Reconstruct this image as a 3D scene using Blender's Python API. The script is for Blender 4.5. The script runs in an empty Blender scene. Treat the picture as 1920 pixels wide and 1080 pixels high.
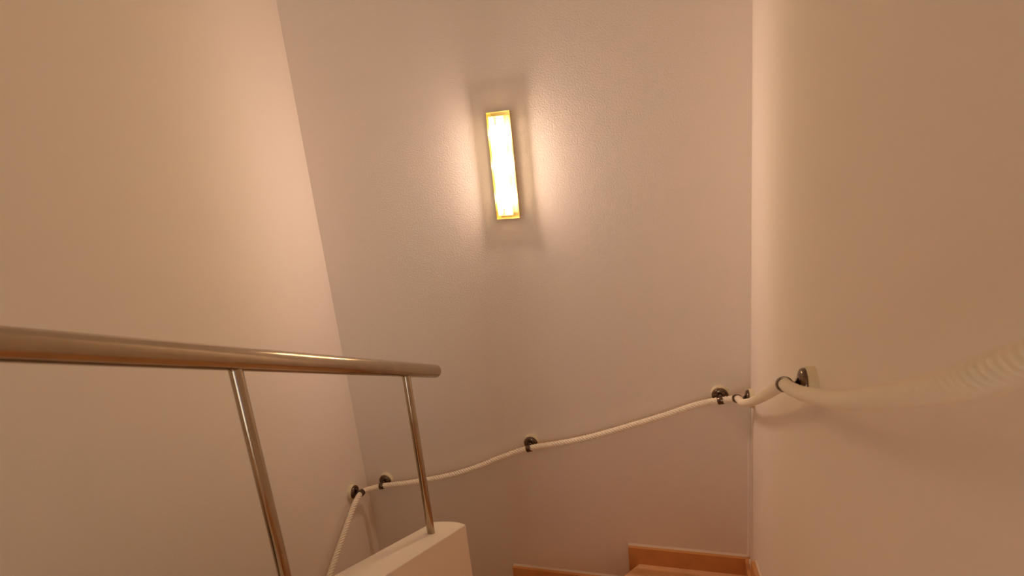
import bpy, bmesh, math
from mathutils import Vector, Matrix

# ------------------------------------------------------------------ camera, light, exposure
# All coordinates below are metres relative to the eye level of the photographer;
# RISE lifts the finished scene so that the lower hall floor lies at z = 0.
RISE = 3.602
W = 1.8326                      # stairwell width: left wall at x = -W, right wall at x = 0
C = bpy.context.scene.collection
SC = bpy.context.scene

FPX, YAW, PITCH, ROLL = 1070.11, -0.296546, 0.254090, 0.104220
CAM = Vector((-0.258471, -2.25, 0.0))
cy, sy, cp, sp = math.cos(YAW), math.sin(YAW), math.cos(PITCH), math.sin(PITCH)
fwd = Vector((sy * cp, cy * cp, -sp)); rgt = Vector((cy, -sy, 0)); dwn = fwd.cross(rgt)
c_, s_ = math.cos(ROLL), math.sin(ROLL)
rgt, dwn = c_ * rgt + s_ * dwn, -s_ * rgt + c_ * dwn
cam_data = bpy.data.cameras.new('camera')
cam_data.sensor_fit = 'HORIZONTAL'; cam_data.sensor_width = 36.0
cam_data.lens = FPX / 1920 * 36.0
cam_data.clip_start = 0.02
cam_data.dof.use_dof = True
cam_data.dof.focus_distance = 2.25
cam_data.dof.aperture_fstop = 4.5
cam = bpy.data.objects.new('camera', cam_data); C.objects.link(cam)
M = Matrix((rgt, -dwn, -fwd)).transposed().to_4x4()
M.translation = CAM + Vector((0, 0, RISE))
cam.matrix_world = M
SC.camera = cam

world = bpy.data.worlds.new('world'); SC.world = world; world.use_nodes = True
bg = world.node_tree.nodes['Background']
bg.inputs[0].default_value = (0.42, 0.55, 0.85, 1); bg.inputs[1].default_value = 0.25

def area(name, sx, sy, energy, col, loc):
    l = bpy.data.lights.new(name, 'AREA'); l.shape = 'RECTANGLE'; l.size = sx; l.size_y = sy
    l.energy = energy; l.color = col
    o = bpy.data.objects.new(name, l); C.objects.link(o)
    o.location = (loc[0], loc[1], loc[2] + RISE); o.rotation_euler = (math.radians(90), 0, 0)
COOL_FILL_E, COOL_FILL_C = 2.0, (0.40, 0.55, 1.0)
REAR_FILL_E, REAR_FILL_C = 20.5, (1.0, 0.98, 0.84)
area('cool_fill_light', 0.48, 1.3, COOL_FILL_E, COOL_FILL_C, (0.35, -5.33, 0.50))           # added cool fill, set behind a made-up landing window
area('rear_fill_light', 0.74, 1.9, REAR_FILL_E, REAR_FILL_C, (-0.90, -5.33, 0.19))          # added fill to brighten the end wall, behind a made-up landing door

SC.view_settings.view_transform = 'Standard'; SC.view_settings.look = 'None'
SC.view_settings.exposure = 0.0; SC.view_settings.gamma = 1.0
SC.cycles.diffuse_bounces = 10
SC.view_settings.use_curve_mapping = False
BULB = 865.0
BULB_COL = (1.0, 0.71, 0.56)

# ------------------------------------------------------------------ materials
def mat(name, col, rough=0.5, metal=0.0, bump=None, var=None, spec=0.5):
    m = bpy.data.materials.new(name); m.use_nodes = True
    nt = m.node_tree; b = nt.nodes['Principled BSDF']
    b.inputs['Base Color'].default_value = (*col, 1); b.inputs['Roughness'].default_value = rough
    b.inputs['Metallic'].default_value = metal; b.inputs['Specular IOR Level'].default_value = spec
    tc = nt.nodes.new('ShaderNodeTexCoord')
    if var:
        sc_, amt = var
        n = nt.nodes.new('ShaderNodeTexNoise'); n.inputs['Scale'].default_value = sc_; n.inputs['Detail'].default_value = 5
        r = nt.nodes.new('ShaderNodeValToRGB')
        r.color_ramp.elements[0].position = 0.3; r.color_ramp.elements[1].position = 0.7
        r.color_ramp.elements[0].color = (*[c * (1 - amt) for c in col], 1)
        r.color_ramp.elements[1].color = (*[min(1, c * (1 + amt)) for c in col], 1)
        nt.links.new(tc.outputs['Object'], n.inputs['Vector']); nt.links.new(n.outputs['Fac'], r.inputs['Fac'])
        nt.links.new(r.outputs['Color'], b.inputs['Base Color'])
    if bump:
        sc_, dist, strength = bump
        n = nt.nodes.new('ShaderNodeTexNoise'); n.inputs['Scale'].default_value = sc_; n.inputs['Detail'].default_value = 3
        n.inputs['Roughness'].default_value = 0.45
        bp = nt.nodes.new('ShaderNodeBump'); bp.inputs['Distance'].default_value = dist; bp.inputs['Strength'].default_value = strength
        nt.links.new(tc.outputs['Object'], n.inputs['Vector']); nt.links.new(n.outputs['Fac'], bp.inputs['Height'])
        nt.links.new(bp.outputs['Normal'], b.inputs['Normal'])
    return m

PLASTER = mat('rough_white_plaster', (0.90, 0.835, 0.76), 0.75, bump=(180, 0.003, 0.42), spec=0.25)
SMOOTH = mat('smooth_white_plaster', (0.90, 0.835, 0.755), 0.8, bump=(140, 0.0015, 0.4), spec=0.2)
WHITE = mat('white_paint', (0.89, 0.84, 0.77), 0.6, spec=0.3)
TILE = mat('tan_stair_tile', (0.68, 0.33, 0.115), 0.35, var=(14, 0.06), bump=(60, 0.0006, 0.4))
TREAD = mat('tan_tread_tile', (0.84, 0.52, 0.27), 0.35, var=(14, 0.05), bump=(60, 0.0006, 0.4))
GROUT = mat('pale_grout', (0.80, 0.68, 0.55), 0.9)
STEEL = mat('brushed_stainless_steel', (0.47, 0.385, 0.285), 0.15, 1.0, var=(25, 0.06))
BRONZE = mat('dark_bronze', (0.17, 0.12, 0.085), 0.22, 1.0, var=(60, 0.2))
PAD = mat('cream_wood_pad', (0.80, 0.70, 0.49), 0.6, var=(30, 0.06))
ROPE = mat('cream_cotton_rope', (0.94, 0.85, 0.69), 0.9, bump=(900, 0.001, 0.6), spec=0.15)
GOLD = mat('satin_gold_metal', (0.92, 0.74, 0.34), 0.25, 1.0, var=(40, 0.05))
SCREW = mat('dark_screw_metal', (0.12, 0.11, 0.09), 0.4, 1.0)
CERAMIC = mat('white_ceramic', (0.8, 0.78, 0.72), 0.4)

def glow(name, col, strength):
    m = bpy.data.materials.new(name); m.use_nodes = True
    b = m.node_tree.nodes['Principled BSDF']
    b.inputs['Base Color'].default_value = (0.9, 0.9, 0.9, 1)
    b.inputs['Emission Color'].default_value = (*col, 1); b.inputs['Emission Strength'].default_value = strength
    return m
LIT = glow('lit_halogen_bulb', BULB_COL, BULB)

def sheet(name, kinds, weights):
    """mix of transparent, translucent and glossy closures"""
    m = bpy.data.materials.new(name); m.use_nodes = True
    nt = m.node_tree; nt.nodes.remove(nt.nodes['Principled BSDF'])
    out = nt.nodes['Material Output']; prev = None; acc = 0
    for (k, col, rough), w in zip(kinds, weights):
        n = nt.nodes.new('ShaderNodeBsdf' + k); n.inputs['Color'].default_value = (*col, 1)
        if k == 'Glossy': n.inputs['Roughness'].default_value = rough
        acc += w
        if prev is None: prev = n.outputs[0]
        else:
            mx = nt.nodes.new('ShaderNodeMixShader'); mx.inputs[0].default_value = w / acc
            nt.links.new(prev, mx.inputs[1]); nt.links.new(n.outputs[0], mx.inputs[2]); prev = mx.outputs[0]
    nt.links.new(prev, out.inputs['Surface'])
    return m
GLASS = sheet('clear_green_glass', [('Transparent', (0.93, 0.97, 0.88), 0), ('Glossy', (1, 1, 1), 0.03)], [0.93, 0.07])
FROST = sheet('frosted_glass', [('Transparent', (1, 1, 0.97), 0), ('Translucent', (0.97, 0.96, 0.88), 0), ('Diffuse', (0.97, 0.96, 0.86), 0)], [0.66, 0.17, 0.17])
PANE = sheet('window_pane_glass', [('Transparent', (0.97, 0.98, 1), 0), ('Glossy', (1, 1, 1), 0.02)], [0.94, 0.06])

# ------------------------------------------------------------------ mesh helpers
def obj(name, bm, m, parent=None, smooth=False, bevel=0.0):
    bmesh.ops.recalc_face_normals(bm, faces=bm.faces[:])
    me = bpy.data.meshes.new(name); bm.to_mesh(me); bm.free()
    me.materials.append(m)
    if smooth:
        me.polygons.foreach_set('use_smooth', [True] * len(me.polygons))
    o = bpy.data.objects.new(name, me); C.objects.link(o)
    if parent: o.parent = parent
    if bevel:
        b = o.modifiers.new('bevel', 'BEVEL'); b.width = bevel; b.segments = 2; b.limit_method = 'ANGLE'
    return o
def box(bm, x0, x1, y0, y1, z0, z1):
    vs = [bm.verts.new((x, y, z)) for z in (z0, z1) for x, y in ((x0, y0), (x1, y0), (x1, y1), (x0, y1))]
    for f in ((0, 3, 2, 1), (4, 5, 6, 7), (0, 1, 5, 4), (1, 2, 6, 5), (2, 3, 7, 6), (3, 0, 4, 7)):
        bm.faces.new([vs[i] for i in f])
    return bm
def boxes(*bs):
    bm = bmesh.new()
    for b in bs: box(bm, *b)
    return bm
def prism(pts, vec, bm=None):
    """extrude a 3D polygon along vec"""
    bm = bm or bmesh.new(); vec = Vector(vec)
    a = [bm.verts.new(p) for p in pts]; b = [bm.verts.new(Vector(p) + vec) for p in pts]
    n = len(pts); bm.faces.new(a[::-1]); bm.faces.new(b)
    for i in range(n): bm.faces.new((a[i], a[(i + 1) % n], b[(i + 1) % n], b[i]))
    return bm
def lathe(prof, origin=(0, 0, 0), axis=(0, 0, 1), seg=32, bm=None, closed=False):
    bm = bm or bmesh.new(); ax = Vector(axis).normalized()
    u = ax.orthogonal().normalized(); v = ax.cross(u); o = Vector(origin); rings = []
    for r, h in prof:
        if r < 1e-6: rings.append([bm.verts.new(o + ax * h)])
        else: rings.append([bm.verts.new(o + ax * h + (u * math.cos(t) + v * math.sin(t)) * r)
                            for t in (2 * math.pi * i / seg for i in range(seg))])
    pairs = list(zip(rings, rings[1:])) + ([(rings[-1], rings[0])] if closed else [])
    for A, B in pairs:
        for i in range(seg):
            j = (i + 1) % seg
            if len(A) == 1 and len(B) > 1: bm.faces.new((A[0], B[j], B[i]))
            elif len(B) == 1 and len(A) > 1: bm.faces.new((A[i], A[j], B[0]))
            elif len(A) > 1: bm.faces.new((A[i], A[j], B[j], B[i]))
    return bm
def tube(pts, rad, seg=10, bm=None):
    bm = bm or bmesh.new(); pts = [Vector(p) for p in pts]; rings = []; n = len(pts)
    rads = rad if isinstance(rad, (list, tuple)) else [rad] * n
    T = [(pts[min(i + 1, n - 1)] - pts[max(i - 1, 0)]).normalized() for i in range(n)]
    u = T[0].orthogonal().normalized()
    for i in range(n):
        u = (u - T[i] * u.dot(T[i])).normalized(); v = T[i].cross(u)
        rings.append([bm.verts.new(pts[i] + (u * math.cos(t) + v * math.sin(t)) * rads[i])
                      for t in (2 * math.pi * k / seg for k in range(seg))])
    for A, B in zip(rings, rings[1:]):
        for i in range(seg): bm.faces.new((A[i], A[(i + 1) % seg], B[(i + 1) % seg], B[i]))
    bm.faces.new(rings[0][::-1]); bm.faces.new(rings[-1])
    return bm
def thing(name, label, cat, loc=(0, 0, 0), group=None):
    o = bpy.data.objects.new(name, None); o.empty_display_size = 0.05; C.objects.link(o); o.location = loc
    o['label'] = label; o['category'] = cat
    if group: o['group'] = group
    return o
def struct(name, bm, m, label=None, bevel=0.0):
    o = obj(name, bm, m, bevel=bevel); o['kind'] = 'structure'
    if label: o['label'] = label
    return o

# ------------------------------------------------------------------ the setting
ZF, ZC, YR, T = -RISE, 1.62, -5.2, 0.15          # lower floor, ceiling, rear wall, wall thickness
YO, XL, XR = -2.6, -3.6, 1.5                      # the stairwell opens into an unseen landing room, widened to cut bounce light, at y = YO
struct('wall_back', boxes((-W - T, T, 0, T, ZF, ZC)), PLASTER, 'rough white plastered end wall behind the lamp')
struct('wall_left', boxes((-W - T, -W, YO, 0, ZF, ZC)), SMOOTH, 'smooth white wall on the left of the stairs')
struct('wall_right', boxes((0, T, YO, 0, ZF, ZC)), SMOOTH, 'smooth white wall on the right of the stairs')
struct('ceiling', boxes((XL - T, XR + T, YR - T, T, ZC, ZC + 0.1)), WHITE, 'plain white ceiling over the stairwell')
struct('floor', boxes((XL - T, XR + T, YR - T, T, ZF - 0.1, ZF)), TREAD, 'tan tiled floor at the foot of the stairs')
# unseen rear wall; its window and glazed door are added for the fill lights
LAND = -0.812
wx0, wx1, wz0, wz1 = 0.08, 0.62, -0.20, 1.20
dx0, dx1, dz1 = -1.31, -0.49, LAND + 2.03
struct('wall_rear', boxes((XL - T, dx0, YR - T, YR, ZF, ZC), (dx1, wx0, YR - T, YR, ZF, ZC), (wx1, XR + T, YR - T, YR, ZF, ZC),
                          (wx0, wx1, YR - T, YR, ZF, wz0), (wx0, wx1, YR - T, YR, wz1, ZC),
                          (dx0, dx1, YR - T, YR, ZF, LAND), (dx0, dx1, YR - T, YR, dz1, ZC)), SMOOTH,
       'unseen white wall behind the landing with the added window and door')
struct('wall_landing_left', boxes((XL - T, XL, YR, YO, ZF, ZC), (XL - T, -W - T, YO, YO + T, ZF, ZC)), SMOOTH, 'unseen white wall on the left of the widened landing room')
struct('wall_landing_right', boxes((XR, XR + T, YR, YO, ZF, ZC), (T, XR + T, YO, YO + T, ZF, ZC)), SMOOTH, 'unseen white wall on the right of the widened landing room')
def frame(name, x0, x1, z0, z1, w, label):
    o = struct(name, boxes((x0, x1, YR - 0.09, YR - 0.03, z0, z0 + w), (x0, x1, YR - 0.09, YR - 0.03, z1 - w, z1),
                           (x0, x0 + w, YR - 0.09, YR - 0.03, z0 + w, z1 - w), (x1 - w, x1, YR - 0.09, YR - 0.03, z0 + w, z1 - w)), WHITE, label)
    obj('pane', boxes((x0 + w, x1 - w, YR - 0.065, YR - 0.06, z0 + w, z1 - w)), PANE, o)
    return o
frame('added_window_1', wx0, wx1, wz0, wz1, 0.03, 'narrow white framed window added on the landing for cool fill light')
dr = frame('added_door_1', dx0, dx1, LAND, dz1, 0.04, 'white framed glazed door added on the landing for fill light')
obj('door_handle', tube([(dx1 - 0.02, YR - 0.03, 0.12), (dx1 - 0.02, YR + 0.03, 0.12), (dx1 - 0.13, YR + 0.03, 0.12)], 0.009, 12), STEEL, dr)

# low wall between the two flights, its top raking with the stairs and its end slightly rounded
KX, KL, KY, KZ, SL = -0.9545, -1.068, -0.766, -1.2024, 0.4677
ktop = lambda y: KZ - SL * (y - KY)
end = [(KX, KY)]
for i in range(1, 9):
    t = i / 9; x = KX + (KL - KX) * t
    end.append((x, KY - 0.006 * t + 0.022 * 4 * t * (1 - t)))
end.append((KL, KY - 0.006))
YK = -2.347
outline = end + [(KL, YK), (KX, YK)]
bm = bmesh.new()
lo = [bm.verts.new((x, y, ZF)) for x, y in outline]; hi = [bm.verts.new((x, y, ktop(y))) for x, y in outline]
n = len(outline); bm.faces.new(lo[::-1]); bm.faces.new(hi)
for i in range(n): bm.faces.new((lo[i], lo[(i + 1) % n], hi[(i + 1) % n], hi[i]))
struct('wall_middle', bm, SMOOTH, 'low white wall with sloping top between the two stair flights', bevel=0.003)

# thin plaster bead filling the right corner below the rope
struct('trim_1', tube([(-0.004, -0.004, -1.84 + 0.75 * i / 12) for i in range(13)],
                      [0.0085] * 9 + [0.0075, 0.006, 0.004, 0.002], 10), WHITE,
       'thin white filler bead in the right corner below the rope')

# landing
struct('floor_landing', boxes((XL, XR, YR, YO, LAND - 0.2, LAND), (-W, 0, YO, YK, LAND - 0.2, LAND)), TREAD, 'tan tiled upper landing behind the viewpoint')

# ------------------------------------------------------------------ staircase
RISER, NOSE, TH = 0.186, 0.03, 0.03
ZA = -1.928
PIV = Vector((-1.007, -0.755))
stairs = thing('staircase', 'winding staircase of tan tiled treads turning around the low white wall', 'stairs', (0, 0, 0))
ends = [Vector((0, PIV.y)), Vector((0, -0.31)), Vector((-0.460, 0)), Vector((-1.028, 0)), Vector((-1.56, 0)), Vector((-W, -0.33)), Vector((-W, PIV.y))]
angs = [math.atan2(e.y - PIV.y, e.x - PIV.x) for e in ends]; angs[-1] = math.pi
corners = [(math.atan2(-PIV.y, 0 - PIV.x), Vector((0, 0))), (math.atan2(-PIV.y, -W - PIV.x), Vector((-W, 0)))]
def inner(a):                                   # meets the side or end of the low wall
    d = Vector((math.cos(a), math.sin(a)))
    return PIV + d * 0.066
def inset(q): return min(-0.001, max(-W + 0.001, q.x)), min(-0.001, q.y)
for k in range(6):
    z = ZA + RISER * (1 - k); a0, a1 = angs[k], angs[k + 1]
    mid = [c for a, c in corners if a0 < a < a1]
    i0, i1 = inner(a0), inner(a1)
    poly = [i0, ends[k]] + mid + [ends[k + 1], i1]
    obj('tread', prism([(*inset(q), z - TH) for q in poly], (0, 0, TH)), TREAD, stairs, bevel=0.004)
    # riser set back under the front edge of this tread
    d = (ends[k + 1] - i1).normalized(); back = Vector((d.y, -d.x)) * NOSE
    e0, e1 = i1 + back, ends[k + 1] + back
    e1.x = min(0, max(-W, e1.x)); e1.y = min(0, e1.y)
    th = Vector((d.y, -d.x)) * 0.02
    q = [e0, e1, Vector((min(0, max(-W, e1.x + th.x)), min(0, e1.y + th.y))), e0 + th]
    obj('riser', prism([(*inset(v), z - RISER) for v in q], (0, 0, RISER - TH)), TILE, stairs)
RUN = RISER / SL
for side in range(2):
    for k in range(4 if side == 0 else 4):
        if side == 0:                            # flight rising towards the viewpoint
            z = ZA + RISER * (2 + k); y1 = PIV.y - RUN * k; y0 = y1 - RUN; x0, x1 = KX + 0.001, -0.001
            obj('tread', boxes((x0, x1, y0, y1, z - TH, z)), TREAD, stairs, bevel=0.004)
            obj('riser', boxes((x0, x1, y1 - NOSE - 0.02, y1 - NOSE, z - RISER, z - TH)), TILE, stairs)
        else:                                    # flight falling back below the left wall
            z = ZA - RISER * (5 + k); y1 = PIV.y - 0.28 * k; y0 = y1 - 0.28; x0, x1 = -W + 0.001, KL - 0.001
            obj('tread', boxes((x0, x1, y0, y1, z - TH, z)), TREAD, stairs, bevel=0.004)
            obj('riser', boxes((x0, x1, y0 + NOSE, y0 + NOSE + 0.02, z - RISER, z - TH)), TILE, stairs)

# stepped skirting tiles along the walls
SK, SKH, TAIL = 0.022, 0.085, 0.058
def skirting_set(name, label, pieces):
    root = bpy.data.objects.new(name, None); root.empty_display_size = 0.05; C.objects.link(root)
    root['kind'] = 'structure'; root['label'] = label
    for pts, vec, cap in pieces:
        obj('skirting_tile', prism(pts, vec), TILE, root, bevel=0.0015)
        obj('filler_line', prism(cap[0], cap[1]), GROUT, root)
    return root
bp_ = []
xs = [0.0, -0.460, -1.028, -1.56, -W]
for k in range(4):
    z = ZA - RISER * k; xr, xl = xs[k], xs[k + 1]; tail = TAIL if k < 3 else 0; top = z + SKH
    if k: xr -= TAIL
    xr -= 0.0005 if k == 0 else 0.001
    pts = [(xl - tail, 0, top), (xr, 0, top), (xr, 0, z)]
    if tail: pts += [(xl, 0, z), (xl, 0, z - RISER + SKH), (xl - tail, 0, z - RISER + SKH)]
    else: pts += [(xl, 0, z)]
    # the piece under the upper tail carries on to the tread nosing
    if k: pts[1:3] = [(xr + TAIL, 0, top), (xr + TAIL, 0, z)]
    cap = ([(xl - tail, 0, top), (xl - tail, -0.008, top), (xl - tail, 0, top + 0.006)], (xr + (0 if not k else TAIL) - xl + tail if not k else xr - xl + tail, 0, 0))
    bp_.append((pts, (0, -SK, 0), cap))
skirting_set('baseboard_back', 'stepped tan tile skirting along the end wall', bp_)
rp = []
zt = ZA + SKH
rp.append(([(0, -SK, zt), (0, -0.21, zt), (0, -0.21, ZA), (0, -SK, ZA)], (-SK, 0, 0),
           ([(0, -SK, zt), (-0.007, -SK, zt), (0, -SK, zt + 0.005)], (0, -0.19, 0))))
yy, zz, rk = -0.215, -1.687, 0.35
ra = [(0, yy, zz), (0, PIV.y, zz - rk * (PIV.y - yy)), (0, PIV.y, ZA + RISER), (0, -0.31, ZA + RISER), (0, -0.31, ZA), (0, yy, ZA)]
rp.append((ra, (-SK, 0, 0), ([(0, yy, zz), (-0.007, yy, zz), (0, yy, zz + 0.006)], (0, PIV.y - yy, -rk * (PIV.y - yy)))))
skirting_set('baseboard_right', 'tan tile skirting climbing along the right wall', rp)

# ------------------------------------------------------------------ steel handrail on the low wall
RX, RZ0 = -1.0145, -0.6587
rz = lambda y: RZ0 - SL * (y - KY)
rail = thing('handrail', 'stainless steel tube handrail with round posts on the low white wall', 'handrail', (RX, KY, KZ))
def loc(p): return Vector(p) - Vector((RX, KY, KZ))
y_end, y_start = -0.698, -2.5
ax = Vector((0, -1, SL)).normalized()
Lr = (y_end - y_start) / -ax.y if ax.y > 0 else (y_end - y_start) / abs(ax.y)
RR = 0.0212
prof = [(0, 0), (RR * 0.6, 0.0), (RR * 0.86, 0.002), (RR * 0.97, 0.0055), (RR, 0.011), (RR, Lr - 0.005), (RR * 0.9, Lr), (0, Lr)]
obj('rail_tube', lathe(prof, loc((RX, y_end, rz(y_end))), ax, 48), STEEL, rail, smooth=True)
for yp in (-0.892, -1.487, -2.08):
    base = loc((RX, yp, ktop(yp) - 0.004)); h = rz(yp) - ktop(yp) - 0.012
    ph = h - 0.004
    post = obj('post', lathe([(0, 0), (0.0118, 0), (0.0118, ph), (0.0105, ph + 0.002), (0, ph + 0.002)], base, (0, 0, 1), 32), STEEL, rail, smooth=True)
    obj('spigot', lathe([(0.0078, ph - 0.004), (0.0078, h + 0.002)], base, (0, 0, 1), 20), STEEL, post, smooth=True)
for o in rail.children_recursive:
    e = o.modifiers.new('edges', 'EDGE_SPLIT'); e.split_angle = math.radians(50)

# ------------------------------------------------------------------ wall lamp
LX = -0.9227; LT, LB = 0.102, -0.305; GX0, GX1, GY = -0.9625, -0.8829, -0.060
lamp = thing('wall_lamp', 'lit oblong wall lamp with gold tray and frosted glass front', 'lamp', (LX, 0, (LT + LB) / 2))
LC = Vector((LX, 0, (LT + LB) / 2))
def lp(x, y, z): return Vector((x, y, z)) - LC
# tray: folded sheet with flared flanks and closed ends
HB, HR, DR, t_ = 0.038, 0.049, 0.0265, 0.0012
bm = bmesh.new()
zt_, zb_ = LT + 0.007, LB - 0.007
prof = [(-HR, -DR), (-HB, -0.002), (HB, -0.002), (HR, -DR), (HR - t_ * 1.2, -DR), (HB - t_, -0.002 - t_), (-HB + t_, -0.002 - t_), (-HR + t_ * 1.2, -DR)]
prism([lp(LX + a, b, zb_) for a, b in prof], (0, 0, zt_ - zb_), bm)
tray = obj('tray', bm, GOLD, lamp)
for ze, dz in ((zt_, -t_), (zb_, t_)):
    obj('end_plate', prism([lp(LX + a, b, ze) for a, b in ((-HB, -0.002), (HB, -0.002), (HR - 0.001, -DR), (-HR + 0.001, -DR))], (0, 0, dz)), GOLD, tray)
gl = obj('glass_panel', boxes((GX0 - LX, GX1 - LX, GY, GY + 0.004, LB - LC.z, LT - LC.z)), GLASS, lamp)
obj('frosted_area', boxes((GX0 + 0.009 - LX, GX1 - 0.009 - LX, GY + 0.0045, GY + 0.005, LB + 0.011 - LC.z, LT - 0.011 - LC.z)), FROST, gl)
for k, z in enumerate((0.063, -0.267)):
    s = obj('screw', lathe([(0, 0.006), (0.0016, 0.0055), (0.0025, 0.003), (0.0025, -0.003), (0.0025, -0.055)], lp(LX - 0.004, GY, z), (0, -1, 0), 16), SCREW, lamp, smooth=True)
for z in (0.025, -0.10, -0.228):
    prof = [(0.012 * math.sin(math.pi * i / 10), -0.012 * math.cos(math.pi * i / 10)) for i in range(11)]
    obj('bulb', lathe(prof, lp(LX, -0.035, z), (0, 0, 1), 20), LIT, lamp, smooth=True)
    obj('socket', boxes((-0.007, 0.007, -0.022, -0.004, z - LC.z - 0.008, z - LC.z + 0.008)), CERAMIC, lamp, bevel=0.001)

# ------------------------------------------------------------------ rope handrail and its wall brackets
OFF = 0.057
NEAR = (-0.057, -1.060, -0.546); RCOR = (-0.061, -0.100, -1.050)
way = [(-0.06, -2.85, 0.42), (-0.057, -2.60, 0.29), (-0.057, -2.40, 0.17), (-0.057, -2.20, 0.045), (-0.057, -2.05, -0.045),
       (-0.057, -1.854, -0.164), (-0.057, -1.792, -0.204), (-0.057, -1.704, -0.255), (-0.057, -1.540, -0.343), (-0.057, -1.425, -0.400),
       (-0.057, -1.295, -0.457), (-0.057, -1.212, -0.492), (-0.057, -1.112, -0.529), NEAR, (-0.057, -0.975, -0.593), (-0.057, -0.842, -0.672),
       (-0.057, -0.648, -0.783), (-0.057, -0.528, -0.850), (-0.057, -0.387, -0.924), (-0.058, -0.24, -0.996), RCOR, (-0.080, -0.072, -1.066),
       (-0.116, -0.057, -1.080), (-0.165, -0.057, -1.090), (-0.221, -0.057, -1.108), (-0.326, -0.057, -1.152), (-0.435, -0.057, -1.194), (-0.664, -0.057, -1.276),
       (-0.808, -0.057, -1.314), (-0.927, -0.057, -1.341), (-1.064, -0.057, -1.397), (-1.174, -0.057, -1.449), (-1.286, -0.057, -1.494),
       (-1.371, -0.057, -1.521), (-1.487, -0.057, -1.551), (-1.576, -0.057, -1.572), (-1.710, -0.057, -1.598), (-1.753, -0.075, -1.602),
       (-1.775, -0.130, -1.588), (-1.776, -0.185, -1.593), (-1.776, -0.249, -1.625), (-1.776, -0.323, -1.672), (-1.776, -0.403, -1.723), (-1.776, -0.469, -1.767),
       (-1.776, -0.60, -1.855), (-1.776, -0.80, -1.985), (-1.776, -1.00, -2.11), (-1.776, -1.15, -2.20), (-1.776, -1.30, -2.28)]
way = [Vector(p) for p in way]
def catmull(P, step):
    dense = []
    for i in range(len(P) - 1):
        p0, p1, p2, p3 = P[max(i - 1, 0)], P[i], P[i + 1], P[min(i + 2, len(P) - 1)]
        t0, t1 = 0.0, max((p1 - p0).length, 1e-4) ** 0.5; t2 = t1 + (p2 - p1).length ** 0.5; t3 = t2 + max((p3 - p2).length, 1e-4) ** 0.5
        if i == 0: p0 = p1 - (p2 - p1) * 0.1; t1 = (p1 - p0).length ** 0.5; t2 = t1 + (p2 - p1).length ** 0.5; t3 = t2 + (p3 - p2).length ** 0.5
        if i == len(P) - 2: p3 = p2 + (p2 - p1) * 0.1; t3 = t2 + (p3 - p2).length ** 0.5
        for k in range(40):
            t = t1 + (t2 - t1) * k / 40
            A1 = p0 * ((t1 - t) / (t1 - t0)) + p1 * ((t - t0) / (t1 - t0))
            A2 = p1 * ((t2 - t) / (t2 - t1)) + p2 * ((t - t1) / (t2 - t1))
            A3 = p2 * ((t3 - t) / (t3 - t2)) + p3 * ((t - t2) / (t3 - t2))
            B1 = A1 * ((t2 - t) / (t2 - t0)) + A2 * ((t - t0) / (t2 - t0))
            B2 = A2 * ((t3 - t) / (t3 - t1)) + A3 * ((t - t1) / (t3 - t1))
            dense.append(B1 * ((t2 - t) / (t2 - t1)) + B2 * ((t - t1) / (t2 - t1)))
    dense.append(P[-1]); out = [dense[0]]; acc = 0.0
    for a, b in zip(dense, dense[1:]):
        L = (b - a).length
        if L < 1e-9: continue
        d = step - acc
        while d <= L:
            out.append(a + (b - a) * (d / L)); d += step
        acc = L - (d - step)
    return out
STEP = 0.0022
path = catmull(way, STEP)
Tn = [(path[min(i + 1, len(path) - 1)] - path[max(i - 1, 0)]).normalized() for i in range(len(path))]
frames = []; u = Vector((0, 0, 1))
for t in Tn:
    u = (u - t * u.dot(t)).normalized(); frames.append((u.copy(), t.cross(u)))
rope = thing('rope', 'thick cream twisted rope handrail looping through brackets along three walls', 'rope', path[0])
R_OFF, R_STR, LAY, NS = 0.0081, 0.0053, 0.052, 4
obj('core', tube([p - path[0] for p in path[::4]], 0.0074, 8), ROPE, rope, smooth=True)
for k in range(NS):
    pts = []
    for i, p in enumerate(path):
        a = 2 * math.pi * (i * STEP / LAY + k / NS)
        u, v = frames[i]
        pts.append(p + (u * math.cos(a) + v * math.sin(a)) * R_OFF - path[0])
    obj('strand', tube(pts, R_STR, 9), ROPE, rope, smooth=True)

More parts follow.
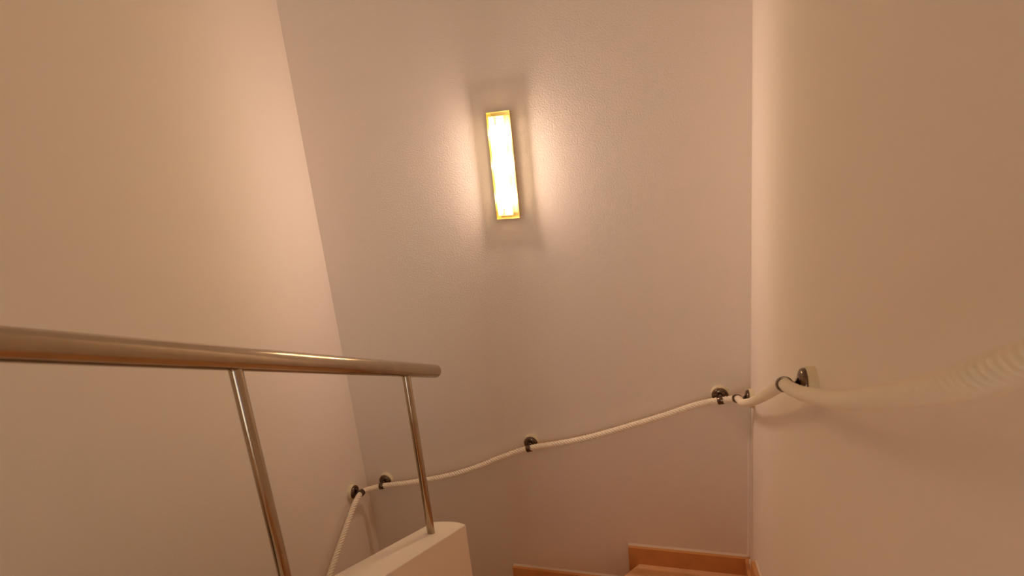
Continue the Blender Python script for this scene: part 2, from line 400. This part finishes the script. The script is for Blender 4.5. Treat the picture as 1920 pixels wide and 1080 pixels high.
def near_i(p):
    p = Vector(p); return min(range(len(path)), key=lambda i: (path[i] - p).length_squared)
def make_bracket(ring_at, normal, label, dome_up=0.003):
    n = Vector(normal); i = near_i(ring_at); rc = path[i]; tan = Tn[i]
    # wall point behind the rope
    base = rc - n * (rc.dot(n)) + Vector((0, 0, dome_up))
    if n.x > 0.5: base.x = -W
    elif n.x < -0.5: base.x = 0.0
    else: base.y = 0.0
    b = thing('rope_bracket', label, 'bracket', base, 'rope brackets on the stairwell walls')
    obj('pad', lathe([(0, 0), (0.0365, 0), (0.0365, 0.013), (0.0355, 0.0165), (0.033, 0.018), (0, 0.018)], (0, 0, 0), n, 40), PAD, b, smooth=True)
    dome = [(0.0315, 0.0175), (0.0322, 0.0195)]
    for k in range(1, 9):
        a = math.pi / 2 * k / 8; dome.append((0.0322 * math.cos(a) ** 0.6 if k < 8 else 0, 0.0195 + 0.0125 * math.sin(a) ** 0.85))
    d = obj('rosette', lathe(dome, (0, 0, 0), n, 40), BRONZE, b, smooth=True)
    d0 = n * 0.030 + Vector((0, 0, 0.002)); d1 = rc - base - n * 0.0157
    obj('stem', tube([d0.lerp(d1, k / 6) for k in range(7)], [0.0105, 0.0085, 0.007, 0.006, 0.0055, 0.0055, 0.006], 16), BRONZE, b, smooth=True)
    ri, ro, hw = 0.0149, 0.0164, 0.0105
    obj('ring', lathe([(ri, -hw), (ro - 0.0004, -hw), (ro, -hw + 0.0008), (ro, hw - 0.0008), (ro - 0.0004, hw), (ri, hw)], rc - base, tan, 32, closed=True), BRONZE, b, smooth=True)
    for o in b.children:
        e = o.modifiers.new('edges', 'EDGE_SPLIT'); e.split_angle = math.radians(40)
    return b
make_bracket(NEAR, (-1, 0, 0), 'largest dark bronze rope bracket, on the right wall nearest the viewer')
make_bracket(RCOR, (-1, 0, 0), 'dark bronze rope bracket on the right wall tight beside the corner')
make_bracket((-0.116, -0.057, -1.080), (0, -1, 0), 'dark bronze rope bracket on the end wall beside the right corner')
make_bracket((-0.927, -0.057, -1.341), (0, -1, 0), 'dark bronze rope bracket alone in the middle of the end wall below the lamp')
make_bracket((-1.710, -0.057, -1.598), (0, -1, 0), 'dark bronze rope bracket on the end wall beside the left corner')
make_bracket((-1.776, -0.140, -1.588), (1, 0, 0), 'dark bronze rope bracket on the left wall where the rope turns downwards')

# ------------------------------------------------------------------ lift everything above the lower floor
for o in SC.objects:
    if o.parent is None and o.type in ('MESH', 'EMPTY'):
        o.location.z += RISE
